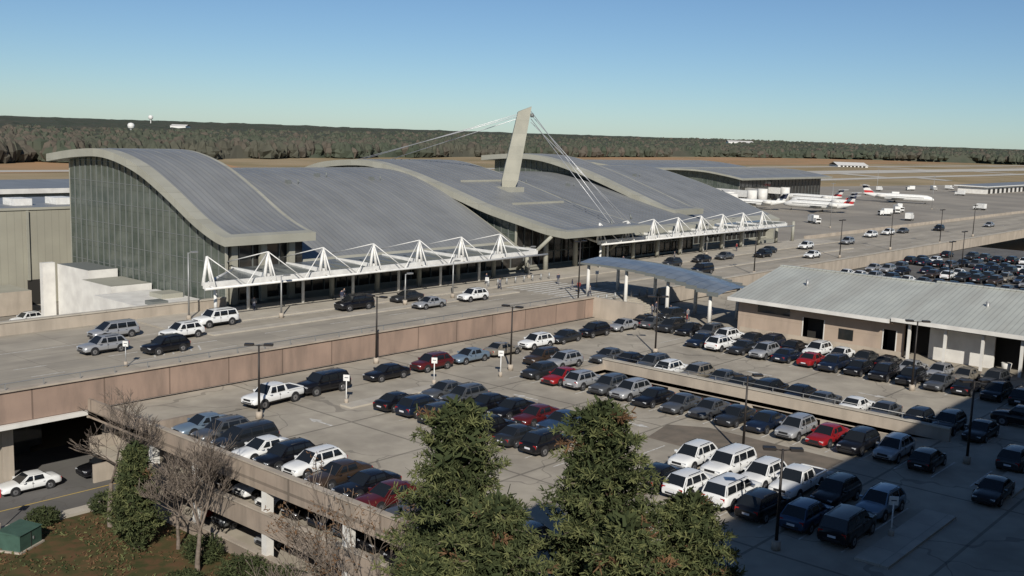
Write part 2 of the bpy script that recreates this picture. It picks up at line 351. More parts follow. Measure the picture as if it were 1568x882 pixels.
# ------------------------------------------------------------ terminal
T=empty('airport_terminal')
def cr(P,n=5):
    out=[]
    for i in range(len(P)-1):
        p0=P[max(i-1,0)];p1=P[i];p2=P[i+1];p3=P[min(i+2,len(P)-1)]
        for k in range(n):
            t=k/n
            def c(a):
                return .5*((2*p1[a])+(-p0[a]+p2[a])*t+(2*p0[a]-5*p1[a]+4*p2[a]-p3[a])*t*t+(-p0[a]+3*p1[a]-3*p2[a]+p3[a])*t**3)
            out.append((c(0),c(1)))
    out.append(P[-1]); return out
def zat(P,y):
    if y<=P[0][0]: return P[0][1]
    for (a,za),(c,zc) in zip(P,P[1:]):
        if y<=c: return za+(zc-za)*(y-a)/(c-a)
    return P[-1][1]
def wave_roof(name,P,x0,x1,th=.95,edge0=1.3,edge1=.6,lip=1.2):
    P=cr(P); b=MB(); xs=[x0,x0+edge0,x1-edge1,x1]
    for (y0,z0),(y1,z1) in zip(P,P[1:]):
        fr=y0<P[0][0]+lip
        for i in range(3):
            if xs[i+1]-xs[i]<.01: continue
            b.face([(xs[i],y0,z0),(xs[i+1],y0,z0),(xs[i+1],y1,z1),(xs[i],y1,z1)],'fascia' if (i!=1 or fr) else 'roof',True)
        b.face([(x0,y1,z1-th),(x1,y1,z1-th),(x1,y0,z0-th),(x0,y0,z0-th)],'fascia')
        b.face([(x0,y0,z0-th),(x0,y0,z0),(x0,y1,z1),(x0,y1,z1-th)],'fascia')
        b.face([(x1,y1,z1-th),(x1,y1,z1),(x1,y0,z0),(x1,y0,z0-th)],'fascia')
    y0,z0=P[0]; b.face([(x0,y0,z0-th),(x1,y0,z0-th),(x1,y0,z0),(x0,y0,z0)],'fascia')
    y0,z0=P[-1]; b.face([(x1,y0,z0-th),(x0,y0,z0-th),(x0,y0,z0),(x1,y0,z0)],'fascia')
    xx=x0+edge0+1.8
    while xx<x1-edge1-.5:
        for (y0,z0),(y1,z1) in zip(P[4::2],P[6::2]):
            b.face([(xx-.03,y0,z0+.07),(xx+.03,y0,z0+.07),(xx+.03,y1,z1+.07),(xx-.03,y1,z1+.07)],'roof')
            b.face([(xx-.03,y1,z1-.02),(xx-.03,y0,z0-.02),(xx-.03,y0,z0+.07),(xx-.03,y1,z1+.07)],'roof')
        xx+=1.8
    b.obj(name,T); return P
def gable(name,P,x,y0,y1,zb,th=.95,step=1.6,hz=2.9,g='gglass'):
    b=MB(); y=y0
    while y<y1-.01:
        yn=min(y+step,y1); za=zat(P,y)-th; zc=zat(P,yn)-th
        b.face([(x,yn,zb),(x,y,zb),(x,y,za),(x,yn,zc)],g)
        b.box(x-.14,x-.01,y-.06,y+.06,zb,za,'mull'); 
        z=zb+hz
        while z<min(za,zc): b.box(x-.06,x-.012,y+.06,yn-.06,z-.04,z+.04,'mull'); z+=hz
        y=yn
    b.box(x-.3,x-.01,y0-.35,y0-.07,zb,zat(P,y0)-th,'fascia')
    b.obj(name,T)
pA1=wave_roof('west_high_roof',[(109,10.3),(111.5,10.8),(116,12.4),(123,15.7),(130,18.4),(138,19.9),(146,19.7),(155,18.7)],72.6,86.5,th=1.1,edge0=1.8)
pA2=wave_roof('west_low_roof',[(111,5.6),(116,8),(123,11.2),(130,14.1),(138,16.3),(146,16.9),(156,16.3)],86.55,130,edge0=.4,edge1=.3)
pB1=wave_roof('central_high_roof',[(101,8.9),(105,9.2),(110,10.1),(118,11.6),(125,13.4),(132,15.2),(139,16.8),(149,18.2),(161,17.4),(168,15.7)],129.6,153.5,th=1.1,edge0=2.2)
pB2=wave_roof('central_low_roof',[(106,7.5),(112,8.6),(118,9.8),(125,11.4),(132,13.0),(139,14.4),(149,15.6),(161,15),(168,13.8)],153.55,184,edge0=.4,edge1=.3)
pC1=wave_roof('east_high_roof',[(114,9.6),(117,9.9),(120.5,11),(127,13.1),(138,16.5),(149,19),(158,19.4),(168,18.6)],182,193,th=1.1,edge0=2.4)
pC2=wave_roof('east_low_roof',[(113,6.3),(120,8.7),(127,11.3),(138,14.4),(149,16.6),(160,16.6),(168,16)],193.05,226,edge0=.4,edge1=.3)
gable('west_gable_glazing',pA1,74.2,111,151,-5,th=1.1)
gable('step_glazing_west',pA1,86.3,112,150,6,hz=9)
gable('central_gable_glazing',pB1,131.4,113,166,1.6,th=1.1)
gable('step_glazing_central',pB1,153.3,108,160,7,hz=9)
gable('east_gable_glazing',pC1,184.6,118,166,1.6,th=1.1)
def front_wall(x0,x1,y,zb,zt,step=2.05):
    b=MB(); b.face([(x0,y,zb),(x1,y,zb),(x1,y,zt),(x0,y,zt)],'dglass'); x=x0; i=0
    while x<=x1+.01:
        b.box(x-.06,x+.06,y-.16,y-.01,zb,zt,'mull'); x+=step; i+=1
    for z in (zb+2.4,zt-.15): b.box(x0+.07,x1,y-.1,y-.012,z-.08,z+.08,'mull')
    b.box(x0,x1,y-.2,y-.165,zb,zb+.35,'fascia'); b.obj('front_glazing',T)
front_wall(74.3,86.3,111.6,1.6,9.5); front_wall(86.5,131.2,112.4,1.6,5.3); front_wall(131.5,153.3,113,1.6,9.5); front_wall(153.5,184.5,111,1.6,7.4); front_wall(184.7,226,116,1.6,6.4)
b=MB()
b.box(88,226,164,166,-6,12.5,'fascia'); b.box(225.4,225.9,114,165,-6,6,'fascia')
b.box(74.3,225,112.8,150,-6,1.5,'fascia')
b.box(86.4,131,150.1,156,-6,15.2,'fascia'); b.box(74.3,86.3,151.05,151.5,-6,18,'fascia')
b.obj('rear_walls',T)
b=MB()
for x in (75.2,79.6,84): b.box(x-.45,x+.45,110.7,111.3,1.6,9.5,'fascia')
for x in range(88,130,8): b.cyl((x,107.5,1.7),(x,107.5,6),.35,.35,12,'fascia')
for x in (134,142,150): b.cyl((x,108.5,1.7),(x,108.5,8.6),.45,.35,12,'fascia')
b.cyl((131,112,1.7),(129.9,104,8),.3,.3,8,'fascia'); b.cyl((153,112,1.7),(153,104,8),.3,.3,8,'fascia')
for x in range(158,226,8): b.cyl((x,107.5,1.7),(x,107.5,6.2),.35,.35,12,'fascia')
b.box(130.9,131.3,127,128,9,12.8,'fascia')
b.obj('columns',T)
b=MB()
for x0,x1,y in ((137,151,118.5),(137,151,131)):
    z=zat(pB1,y); b.box(x0,x1,y,y+.35,z-.1,z+.35,'fascia')
b.box(143,147.2,124.9,129,zat(pB1,125)-.2,zat(pB1,129)-.2,'fascia')
for x,y in ((100,133),(108,136),(118,134),(160,137),(172,134),(205,140)):
    P=pA2 if x<130 else (pB2 if x<184 else pC2); z=zat(P,y); b.box(x,x+.7,y,y+.7,z-.3,z+.6,'mull'); b.cyl((x+2,y,z-.2),(x+2,y,z+.8),.1,.1,6,'mull')
b.obj('roof_equipment',T)
def canopy(name,x0,xb,x1,yf,zf,bay):
    b=MB(); yb=109.5 if x0<130 else 110
    b.face([(x0,yf+.3,zf+.12),(x1,yf+.3,zf+.12),(x1,yb,zf+.55),(xb,yb,zf+.55)],'cglass')
    b.face([(xb,yb,zf+.5),(x1,yb,zf+.5),(x1,yf+.3,zf-.03),(x0,yf+.3,zf-.03)],'mull')
    b.box(x0,x1,yf,yf+.3,zf-.3,zf+.4,'white'); b.cyl((x0+.15,yf+.35,zf+.1),(xb,yb,zf+.5),.18,.18,8,'white'); b.box(x1-.3,x1,yf+.31,yb,zf-.2,zf+.6,'white')
    b.cyl((x0-.6,yf-1.1,zf-.15),(x1+1.0,yf-1.1,zf-.15),.15,.15,8,'white'); x=x0+.7
    while x<=x1-3:
        top=(x,yf+.5,zf+3.3)
        b.cyl((x-.55,yf+.5,zf),(top),.22,.15,8,'white'); b.cyl((x+.55,yf+.5,zf),(top),.22,.15,8,'white')
        for dx in (-bay*.5,bay*.5):
            if x0-.8<x+dx<x1+2: b.cyl(top,(x+dx,yf-1.1,zf-.1),.065,.065,6,'white')
        b.cyl(top,(x,yf-1.1,zf),.1,.1,6,'white')
        if x>xb-2: b.cyl(top,(x,yb+1,zf+1.2),.065,.065,6,'white'); b.box(x-.12,x+.12,yf+.31,yb,zf+.1,zf+.7,'white')
        b.cyl((x,yf-1.1,zf-.15),(x,yf+.1,zf),.1,.1,6,'white')
        b.cyl((x,yf+4.5,1.7),(x,yf+4.5,zf+.2),.2,.2,10,'white') if x>xb-2 else b.cyl((x+1.5,yf+1.2,1.7),(x+1.5,yf+1.2,zf+.05),.2,.2,10,'white')
        x+=bay
    xx=xb
    while xx<x1: b.box(xx,xx+.08,yf+.31,yb,zf+.1,zf+.5,'mull'); xx+=2.05
    b.obj(name,T)
canopy('west_kerb_canopy',65.0,74.5,123.5,101.6,5.9,8.25); canopy('east_kerb_canopy',142,145,211,103.6,6.2,8.2)
b=MB(); B0=Vector((145,127,13.6)); B1=Vector((146.5,124.7,28.9)); ax=Vector((.72,-.69,0)); ay=Vector((.69,.72,0))
def ring(c,w0,d0): return [c-ax*w0/2-ay*d0/2,c+ax*w0/2-ay*d0/2,c+ax*w0/2+ay*d0/2,c-ax*w0/2+ay*d0/2]
rs=[ring(B0,2.2,.9),ring(B0.lerp(B1,.12),3.0,1.3),ring(B0.lerp(B1,.93),2.3,1.2)]
t=ring(B1,2.2,1.2); t[0]=t[0]-Vector((0,0,.9)); t[3]=t[3]-Vector((0,0,.9)); rs.append(t)
for a,c in zip(rs,rs[1:]):
    for i in range(4): b.face([a[i],a[(i+1)%4],c[(i+1)%4],c[i]],'mast')
b.face(rs[-1],'mast')
b.cyl(B1+ax*1.0-Vector((0,0,1.6)),B1+ax*1.6-Vector((0,0,1.6)),.35,.35,8,'mull'); b.obj('mast',T)
b=MB()
for off,(x,y,z) in [(.9,(147.5,104.5,9.3)),(1.5,(156.5,107.5,8)),(2.2,(146.2,104.5,9.3)),(2.8,(158,107.5,8.0))]:
    b.cyl(B1+ax*1.1-Vector((0,0,off)),(x,y,z),.06,.06,6,'cable')
for off,(x,y,z) in [(1.4,(135,158,17.5)),(2.2,(140,155,17.7)),(1.8,(133,158,17.4))]:
    b.cyl(B1-ax*1.1-Vector((0,0,off)),(x,y,z),.06,.06,6,'cable')
for x,y in ((147,104.5),(157,107.5)):
    b.cyl((x,y,zat(pB1,y)-.3),(x,y+.4,zat(pB1,y)+.7),.2,.1,8,'mull')
b.obj('stay_cables',T)
b=MB()
b.box(65,73.8,112,127,-6,1.7,'wmem'); b.box(68,73.8,128,136,-6,2.4,'wmem',top='fascia'); b.box(69.5,73.8,137,146,-6,3.4,'wmem',top='mull'); b.box(67.5,69.3,146.3,147.2,-6,3.6,'wmem')
b.box(70,73,119,122,1.7,2.3,'fascia'); b.box(66.5,68.5,115,117,1.7,2.2,'mull'); b.box(52,64.9,118,118.4,-6,-1,'wmem')
b.obj('service_enclosures',T)
e=empty('airside_building'); b=MB(); b.box(20,99,168,190,-6,9.3,'beige'); b.box(19.8,99.2,167.8,190.2,9.3,9.7,'fascia',top='roof')
for x in range(30,95,9): b.box(x,x+4,167.9,168,-6,-2,'dark')
for x in range(20,99,11): b.box(x,x+.4,167.6,167.8,-2,9.2,'fascia')
b.box(20,72,160,167.5,-6,-2.4,'conc',top='fascia')
b.obj('walls',e); b=MB()
for x in range(40,95,7): b.box(x,x+3,172,176,9.7,10.8,'white'); 
b.obj('rooftop_units',e)
e=empty('pier_building'); b=MB(); b.box(30,150,215,245,-6,8.6,'beige'); b.box(29,151,214,246,8.6,9.6,'wmem',top='roof')
b.box(30,150,214.8,215,2,5,'dglass'); b.obj('walls',e)
T2=T; T=empty('concourse_building')
pc=wave_roof('roof',[(252,5.6),(262,7.2),(275,8.7),(290,8.9),(310,7.8)],462,565,th=.8,edge0=1.5,edge1=1.5)
wave_roof('north_roof',[(300,8.5),(318,10.6),(335,11.4),(350,10.5)],430,560,th=.8)
gable('end_glazing',pc,466,256,308,-6,step=3,hz=4); front_wall(466,561,257,-6,5.4,step=4)
b=MB(); b.box(462,561,310,345,-6,7.5,'fascia'); b.obj('block',T)
T=T2

# ------------------------------------------------------------ low building on the right
e=empty('bus_station_building')
b=MB()
segs=[(64,55.5,'w'),(55.5,52.6,'o'),(52.6,45.5,'w'),(45.5,43.8,'d'),(43.8,43,'w')]
X=119
for y1,y0,k in segs:
    if k=='w': b.box(X,X+.3,y0,y1,0,4.3,'tan')
    else:
        zt=2.9
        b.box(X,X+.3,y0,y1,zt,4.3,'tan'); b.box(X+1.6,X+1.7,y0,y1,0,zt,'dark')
        b.box(X-.04,X+.0,y0,y0+.12,0,zt,'wmem'); b.box(X-.04,X,y1-.12,y1,0,zt,'wmem')
b.box(X,145,64,64.3,0,4.3,'tan'); b.box(X-.03,X,57.2,61.6,2.7,3.6,'dglass'); b.box(X-.05,X,49,50.8,.9,2.2,'dglass')
b.box(X-.06,X-.005,43,64,0,.5,'conc')
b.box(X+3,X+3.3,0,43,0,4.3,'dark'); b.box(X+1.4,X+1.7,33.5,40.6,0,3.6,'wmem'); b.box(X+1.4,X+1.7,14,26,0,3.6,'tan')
for y in (42,38,34,30,26,22,18,14): b.box(X-.9,X-.6,y,y+.3,0,4.1,'wmem')
for y in (32,28,24): b.cyl((X+1,y,0),(X+1,y,1.0),.4,.55,10,'wmem')
b.box(144,145,0,64,0,4.3,'tan')
b.obj('walls',e)
b=MB()
for (y0,y1,dz) in ((44.2,65,0),(0,44,.25)):
    b.face([(117.4,y0,4.35+dz),(131.5,y0,7.3+dz),(131.5,y1,7.3+dz),(117.4,y1,4.35+dz)][::-1],'mroof')
    b.face([(131.5,y0,7.3+dz),(146,y0,4.35+dz),(146,y1,4.35+dz),(131.5,y1,7.3+dz)][::-1],'mroof')
    b.box(117.2,117.4,y0,y1,3.95+dz,4.4+dz,'wmem'); b.face([(117.4,y1-.1,4+dz),(131.5,y1-.1,7+dz),(146,y1-.1,4+dz),(146,y1-.1,3.9),(117.4,y1-.1,3.9)],'tan')
    b.box(131.2,131.8,y0,y1,7.28+dz,7.42+dz,'mroof')
b.face([(117.4,0,4.1),(117.4,65,4.1),(122,65,4.1),(122,0,4.1)],'tan')
for y in (58,36,20): b.cyl((125,y,5.5),(125,y,6.7),.2,.2,10,'gpole')
b.obj('roof',e)
b=MB(); b.box(119.2,144,43,63.8,0,.1,'dark'); b.obj('floor',e)

# ------------------------------------------------------------ covered walkway
e=empty('covered_walkway')
b=MB(); n=14; x0,x1=117.5,126.5
def wz(t): return 4.3+1.9*t+.7*math.sin(t*math.pi*1.0)
WY0,WL=66.5,22.5
for i in range(n):
    ya=WY0+WL*i/n; yb=WY0+WL*(i+1)/n; za=wz(i/n); zb=wz((i+1)/n)
    for j in range(4):
        xa=x0+(x1-x0)*j/4; xb=x0+(x1-x0)*(j+1)/4; ca=.5*math.sin(j/4*math.pi); cb=.5*math.sin((j+1)/4*math.pi)
        b.face([(xa,ya,za+ca),(xb,ya,za+cb),(xb,yb,zb+cb),(xa,yb,zb+ca)],'wglass',True)
    b.box(x0-.2,x0,ya,yb,min(za,zb)-.2,max(za,zb)+.05,'mull'); b.box(x1,x1+.2,ya,yb,min(za,zb)-.2,max(za,zb)+.05,'mull')
b.obj('roof',e); b=MB()
for t in (.07,.36,.66,.95):
    y=WY0+WL*t; zg=1.6 if y>82 else 0
    for x in (118.3,125.6): b.cyl((x,y,zg),(x,y,wz(t)-.2),.28,.22,10,'wmem')
    b.box(118.3,125.6,y-.15,y+.15,wz(t)-.35,wz(t)-.05,'white')
b.obj('posts',e)

# ------------------------------------------------------------ vehicles
glassm=mat('car_glass',(.012,.014,.016),.05,0,spec=.6); tyre=mat('tyre_rubber',(.02,.02,.02),.9); rim=mat('alloy_rim',(.35,.35,.36),.3,.8)
trim=mat('black_trim',(.02,.02,.022),.5); lampw=mat('headlamp_lens',(.6,.62,.64),.1,.3); lampr=mat('tail_lamp',(.30,.012,.012),.2); plate=mat('number_plate',(.6,.6,.62),.5)
def paint(n,c,metal=.3): return mat('car_paint_'+n,c,.35,metal,coat=.5,spec=.35)
PA={'white':paint('white',(.68,.68,.66),0),'black':paint('black',(.008,.008,.010)),'charcoal':paint('charcoal',(.03,.032,.035),.4),'grey':paint('grey',(.11,.115,.12),.5),
 'silver':paint('silver',(.36,.365,.37),.4),'navy':paint('navy',(.012,.02,.042),.4),'blue':paint('blue',(.035,.065,.12),.4),'red':paint('red',(.27,.012,.014),.2),'maroon':paint('maroon',(.10,.013,.013),.3),
 'lightblue':paint('lightblue',(.18,.24,.30),.4),'brown':paint('brown',(.06,.04,.027),.4),'tan':paint('tan',(.27,.24,.19),.4)}
SPEC={
'sedan':(4.85,1.84,1.44,.92,.84,.24,1.0,.22,-1.0,-1.8,.97,1.4,.33),
'suv':(4.7,1.88,1.67,1.05,.99,.3,1.1,.4,-1.6,-2.17,1.06,1.36,.36),
'bigsuv':(5.2,2.0,1.87,1.18,1.15,.36,1.25,.65,-2.15,-2.48,1.18,1.5,.4),
'hatch':(4.25,1.78,1.48,.95,.91,.26,1.1,.28,-1.4,-1.95,.97,1.28,.32),
'minivan':(5.1,1.97,1.74,1.05,.97,.28,1.6,.65,-2.1,-2.42,1.05,1.5,.35),
'pickup':(5.7,2.0,1.86,1.17,1.13,.42,1.35,.75,-.75,-1.0,1.15,1.75,.41)}
def build_car(kind):
    L,W,zr,zb,zh,zs,xw,xr0,xr1,xg,zt,wb,wr=SPEC[kind]; w=W/2; b=MB(); P=PA['white']
    hl=L/2
    st=[(hl,.72,zs+.14,zh-.3),(hl-.08,.86,zs,zh-.18),(hl-.3,.94,zs,zh-.08),(hl-.7,.98,zs,zh-.02),(xw+.02,1,zs,zh+.03),(xr0,1,zs,zb+.0),((xr0+xr1)/2,1,zs,zb),(xr1,1,zs,zb+.02)]
    if kind in('sedan',): st+=[(xg,.99,zs,zt),(-hl+.3,.95,zs,zt-.01),(-hl+.06,.88,zs+.05,zt-.1),(-hl,.78,zs+.14,zt-.3)]
    elif kind=='pickup': st+=[(xg,1,zs,zt),(-hl+.1,.98,zs,zt),(-hl,.95,zs+.1,zt-.05)]
    else: st+=[(xg,.97,zs,zt),(-hl+.1,.92,zs,zt-.05),(-hl,.83,zs+.12,zt-.25)]
    rings=[]
    for x,k,z0,z1 in st:
        ww=w*k; h=z1-z0
        half=[(ww*.9,z0),(ww*.985,z0+h*.22),(ww,z0+h*.55),(ww*.965,z0+h*.82),(ww*.86,z1-.01),(ww*.45,z1+.03),(0,z1+.035)]
        rings.append([(x,-y,z) for y,z in half]+[(x,y,z) for y,z in half[-2::-1]])
    n=len(rings[0]); base=len(b.v)
    for r in rings: b.v+=r
    kp=b.mi(P); kt=b.mi(trim)
    for i in range(len(rings)-1):
        for j in range(n-1):
            b.f.append((base+i*n+j,base+i*n+j+1,base+(i+1)*n+j+1,base+(i+1)*n+j)); b.m.append(kt if j in(0,n-2) else kp); b.sm.append(True)
        b.f.append((base+i*n+n-1,base+i*n,base+(i+1)*n,base+(i+1)*n+n-1)); b.m.append(kt); b.sm.append(False)
    b.f.append(tuple(base+j for j in reversed(range(n)))); b.m.append(kp); b.sm.append(False)
    b.f.append(tuple(base+(len(rings)-1)*n+j for j in range(n))); b.m.append(kp); b.sm.append(False)
    wbse=w*.9; wt=w*.70 if kind!='bigsuv' else w*.76
    zr2=zr-.07
    if kind=='sedan': bx=[xw,xw-.28,-.05,-.15,-1.0,-1.12,xg]; tx=[xr0,xr0-.1,-.1,-.2,-.9,-.95,xr1]; gl=[0,1,0,1,0,0]
    elif kind=='hatch': bx=[xw,xw-.3,-.05,-.15,-1.05,-1.15,xg]; tx=[xr0,xr0-.1,-.08,-.18,-1.0,-1.1,xr1]; gl=[0,1,0,1,0,1]
    elif kind=='pickup': bx=[xw,xw-.3,.3,.2,-.7,xg]; tx=[xr0,xr0-.1,.25,.15,-.62,xr1]; gl=[0,1,0,1,0]
    else:
        q=xg; bx=[xw,xw-.3,.05,-.05,-1.0,-1.1,q+.25,q]; tx=[xr0,xr0-.1,.03,-.07,-1.0,-1.1,xr1+.12,xr1]; gl=[0,1,0,1,0,1,0]
    zbb=max(zb,zt)-.04 if kind not in('sedan',) else zb-.03
    def side(sgn):
        for i in range(len(bx)-1):
            def pt(x0,x1,t): return (x0+(x1-x0)*t, sgn*(wbse+(wt-wbse)*t+.04*math.sin(t*math.pi)), zbb+(zr2-zbb)*t)
            ts=[0,.12,.5,.88,1]
            for a in range(4):
                q4=[pt(bx[i],tx[i],ts[a]),pt(bx[i+1],tx[i+1],ts[a]),pt(bx[i+1],tx[i+1],ts[a+1]),pt(bx[i],tx[i],ts[a+1])]
                if sgn<0: q4=q4[::-1]
                b.face(q4,glassm if (gl[i] and a in(1,2)) else P)
    side(1); side(-1)
    ys=[-1,-.6,0,.6,1]; xs=[tx[0]+(tx[-1]-tx[0])*t for t in (0,.2,.5,.8,1)]; cz=[0,.05,.065,.05,0]
    def rp(i,j): return (xs[i],ys[j]*wt,zr2+(cz[i]*.6+cz[j]*.7 if (0<j<4) else cz[i]*.3))
    bi=len(b.v)
    for i in range(5):
        for j in range(5): b.v.append(rp(i,j))
    for i in range(4):
        for j in range(4):
            b.f.append((bi+i*5+j,bi+i*5+j+1,bi+(i+1)*5+j+1,bi+(i+1)*5+j)); b.m.append(kp); b.sm.append(True)
    def wind(xb,xt,flip):
        c=[-1,-.9,.9,1]; ed=.04
        for j in range(3):
            q4=[(xb,c[j]*wbse,zbb),(xb,c[j+1]*wbse,zbb),(xt,c[j+1]*wt,zr2+(ed if j==0 or j==1 else 0)),(xt,c[j]*wt,zr2+(ed if j==1 or j==2 else 0))]
            if flip:q4=q4[::-1]
            b.face(q4,glassm if j==1 else P)
    wind(bx[0],tx[0],False); wind(bx[-1],tx[-1],True)
    if kind in('suv','bigsuv'):
        for s in(-1,1): b.cyl((tx[0]-.3,s*wt*.92,zr+.01),(tx[-1]+.35,s*wt*.92,zr+.01),.025,.025,5,trim)
    if kind=='pickup':
        b.box(-hl+.18,xg-.12,-w*.82,w*.82,zt+.03,zt+.045,trim)
        for s in(-1,1): b.box(-hl+.08,xg-.05,s*w*.84,s*w*.95,zt-.02,zt+.09,P)
        b.box(-hl+.02,-hl+.12,-w*.84,w*.84,zt-.02,zt+.09,P)
    for x in (wb,-wb):
        for s in(-1,1):
            b.cyl((x,s*(w-.02),wr+.04),(x,s*(w+.004),wr+.04),wr+.09,wr+.08,18,trim)
            b.cyl((x,s*(w-.25),wr),(x,s*(w+.012),wr),wr,wr-.015,18,tyre)
            b.cyl((x,s*(w-.02),wr),(x,s*(w+.02),wr),wr*.66,wr*.62,12,rim)
            b.cyl((x,s*(w-.02),wr),(x,s*(w+.03),wr),wr*.2,wr*.16,8,trim)
    zf=zh-.24
    for s in(-1,1):
        b.box(hl-.3,hl-.04,s*w*.48,s*w*.80,zf-.05,zf+.06,lampw)
        hh=.1 if kind in('sedan','hatch') else .2
        b.box(-hl+.03,-hl+.2,s*w*.56,s*w*.86,zt-.32-hh*.3,zt-.2+hh*.4,lampr)
        b.box(xw-.35,xw-.18,s*w*.93,s*(w+.14),zb+.0,zb+.13,P)
        b.box(-.1,.08,s*(w*.985),s*(w+.008),zb-.18,zb-.15,trim); b.box(-1.0,-.84,s*(w*.985),s*(w+.008),zb-.18,zb-.15,trim)
        b.box(.0-.01,.0+.01,s*w*.9,s*(w+.003),zs+.2,zb-.05,trim)
    b.box(hl-.12,hl+.006,-w*.42,w*.42,zf-.12,zf+.04,trim); b.box(hl-.1,hl+.008,-w*.55,w*.55,zs+.16,zs+.26,trim)
    b.box(-hl-.008,-hl+.1,-.26,.26,zt-.48,zt-.34,plate); b.box(-hl-.012,-hl+.1,-w*.55,w*.55,zs+.16,zs+.28,trim)
    return b.mesh(kind+'_body')
CM={k:build_car(k) for k in SPEC}
NAMES={'sedan':'parked_sedan','suv':'parked_suv','bigsuv':'parked_large_suv','hatch':'parked_hatchback','minivan':'parked_minivan','pickup':'pickup_truck'}
def car(x,y,z,kind,col,ang):
    o=bpy.data.objects.new(NAMES[kind],CM[kind]); COL.objects.link(o); o.location=(x,y,z); o.rotation_euler=(0,0,math.radians(ang+U_(-1.8,1.8)))
    s=o.material_slots[0]; s.link='OBJECT'; s.material=PA[col]; return o
cols=['black']*9+['charcoal']*6+['navy']*3+['grey']*5+['silver']*5+['white']*4+['blue']*2+['maroon','red','tan','brown','lightblue']
dcols=['black']*10+['charcoal']*7+['navy']*2+['grey']*5+['silver']*4+['white','blue','maroon','brown','tan']
kinds=['sedan']*7+['suv']*6+['hatch']*2+['minivan','bigsuv','pickup']
def row(x,ys,ang=None,cl=None,ov={},kd=None,z=0,skip=0):
    for i,y in enumerate(ys):
        if R_()<skip: continue
        c=random.choice(cl or cols); k=random.choice(kd or kinds)
        if i in ov:
            v=ov[i]; c=v[0]; k=v[1] if len(v)>1 else k
        a=ang if ang is not None else random.choice((0,180,180))
        car(x+U_(-.3,.3),y+U_(-.15,.15),z,k,c,a)
def seq(a,n,st=-2.75): return [a+st*i for i in range(n)]
nb=['sedan','suv','suv','hatch','sedan','sedan']
row(44.4,seq(70,13),180,cl=dcols,kd=nb,ov={0:('lightblue','sedan'),1:('grey','suv'),2:('charcoal','minivan'),3:('white','sedan'),4:('black','suv'),5:('white','suv'),6:('brown','sedan'),7:('black','sedan'),8:('maroon','sedan')})
for (x,c,k,a) in [(59.5,'black','bigsuv',180),(67.3,'black','sedan',180),(73.4,'maroon','suv',180),(79,'lightblue','sedan',180),(84.3,'tan','sedan',0),(90,'white','suv',180),(95.3,'charcoal','sedan',180),(101,'black','suv',180),(107,'silver','sedan',180),(112.5,'black','sedan',0),(118,'charcoal','suv',180)]:
    car(x,73.8,0,k,c,a)
car(53.6,73.4,0,'pickup','white',186)
row(60.7,seq(65,7),0,cl=dcols,kd=nb,ov={0:('black','sedan'),1:('navy','suv')}); row(66.2,seq(65,7),180,cl=dcols,kd=nb,ov={1:('grey','suv'),4:('maroon','sedan')})
row(66.0,seq(38.4,6),180,ov={0:('white','suv'),1:('white','bigsuv'),2:('white','suv'),3:('white','pickup'),4:('black','suv'),5:('lightblue','suv')})
row(60.6,seq(38.0,6),0,ov={0:('black','sedan'),1:('white','suv'),2:('white','bigsuv'),3:('black','suv'),4:('blue','suv'),5:('black','bigsuv')})
row(79.1,seq(64.3,15),None,cl=dcols,kd=nb,ov={1:('red','sedan'),2:('silver','suv'),10:('silver','suv'),11:('red','sedan'),12:('black','suv')})
row(90.4,seq(64,15),None,cl=dcols,kd=nb,ov={3:('white','suv'),10:('white','sedan')})
row(106.2,seq(62,14),None,cl=dcols,kd=nb,ov={5:('red','sedan'),3:('silver','suv')})
row(111.4,seq(72,16),None,cl=dcols,kd=nb,ov={4:('white','suv'),8:('white','suv'),9:('white','sedan')})
row(84.5,[65.5,68.2],None,cl=dcols,kd=nb)
for (x,y,c,k,a) in [(97,24,'black','bigsuv',90),(104,20,'black','sedan',0),(84,21,'charcoal','suv',0),(75,20,'black','sedan',180)]: car(x,y,0,k,c,a)
row(45,seq(68,14),180,cl=cols,kd=nb,z=-3.2,skip=.25,ov={3:('white','sedan')}); row(45,seq(68,14),180,cl=cols,kd=nb,z=-6.15,skip=.35,ov={5:('red','sedan'),4:('red','sedan')})
for (x,y,c,k,a) in [(49.5,95,'silver','suv',182),(53.8,101,'silver','minivan',182),(54,91.3,'black','suv',184),(59,96.5,'white','suv',182),(65.5,100.2,'white','bigsuv',181),(84.5,98.8,'black','bigsuv',180),(94,99.4,'charcoal','sedan',180),(92.8,94,'silver','sedan',180),(101.5,94.5,'white','suv',180),
  (157,98.5,'charcoal','suv',180),(153,90,'black','bigsuv',180),(168,99,'black','sedan',180),(176,98.8,'grey','sedan',180),(194,99,'charcoal','sedan',180),(209,98,'white','suv',180),(194,89.5,'white','sedan',180),(228,97,'silver','suv',180),(251,101,'white','suv',180),(262,101,'white','suv',180),(272,101,'grey','sedan',180),(290,98,'black','suv',180),(186,96,'black','suv',180),(320,94,'silver','sedan',180)]:
    o=car(x,y,1.6,k,c,a); o.name=NAMES[k].replace('parked','moving')
for (x,y,c,k) in [(36.5,84.5-1.6,'white','sedan'),(43,82.6,'black','suv')]: car(x,y,-6.08,k,c,180)
for (x,y,k,c) in [(68,153,'suv','white'),(60,156,'minivan','silver'),(62,140,'suv','white'),(54,135,'sedan','white')]: car(x,y,-6.1,k,c,190)
for x in (178,184,197,203,216,222,237):
    row(x,seq(78,15),None,cl=cols,kd=nb,z=0,skip=.15)
row(157,seq(78,8),None,kd=nb,skip=.5)

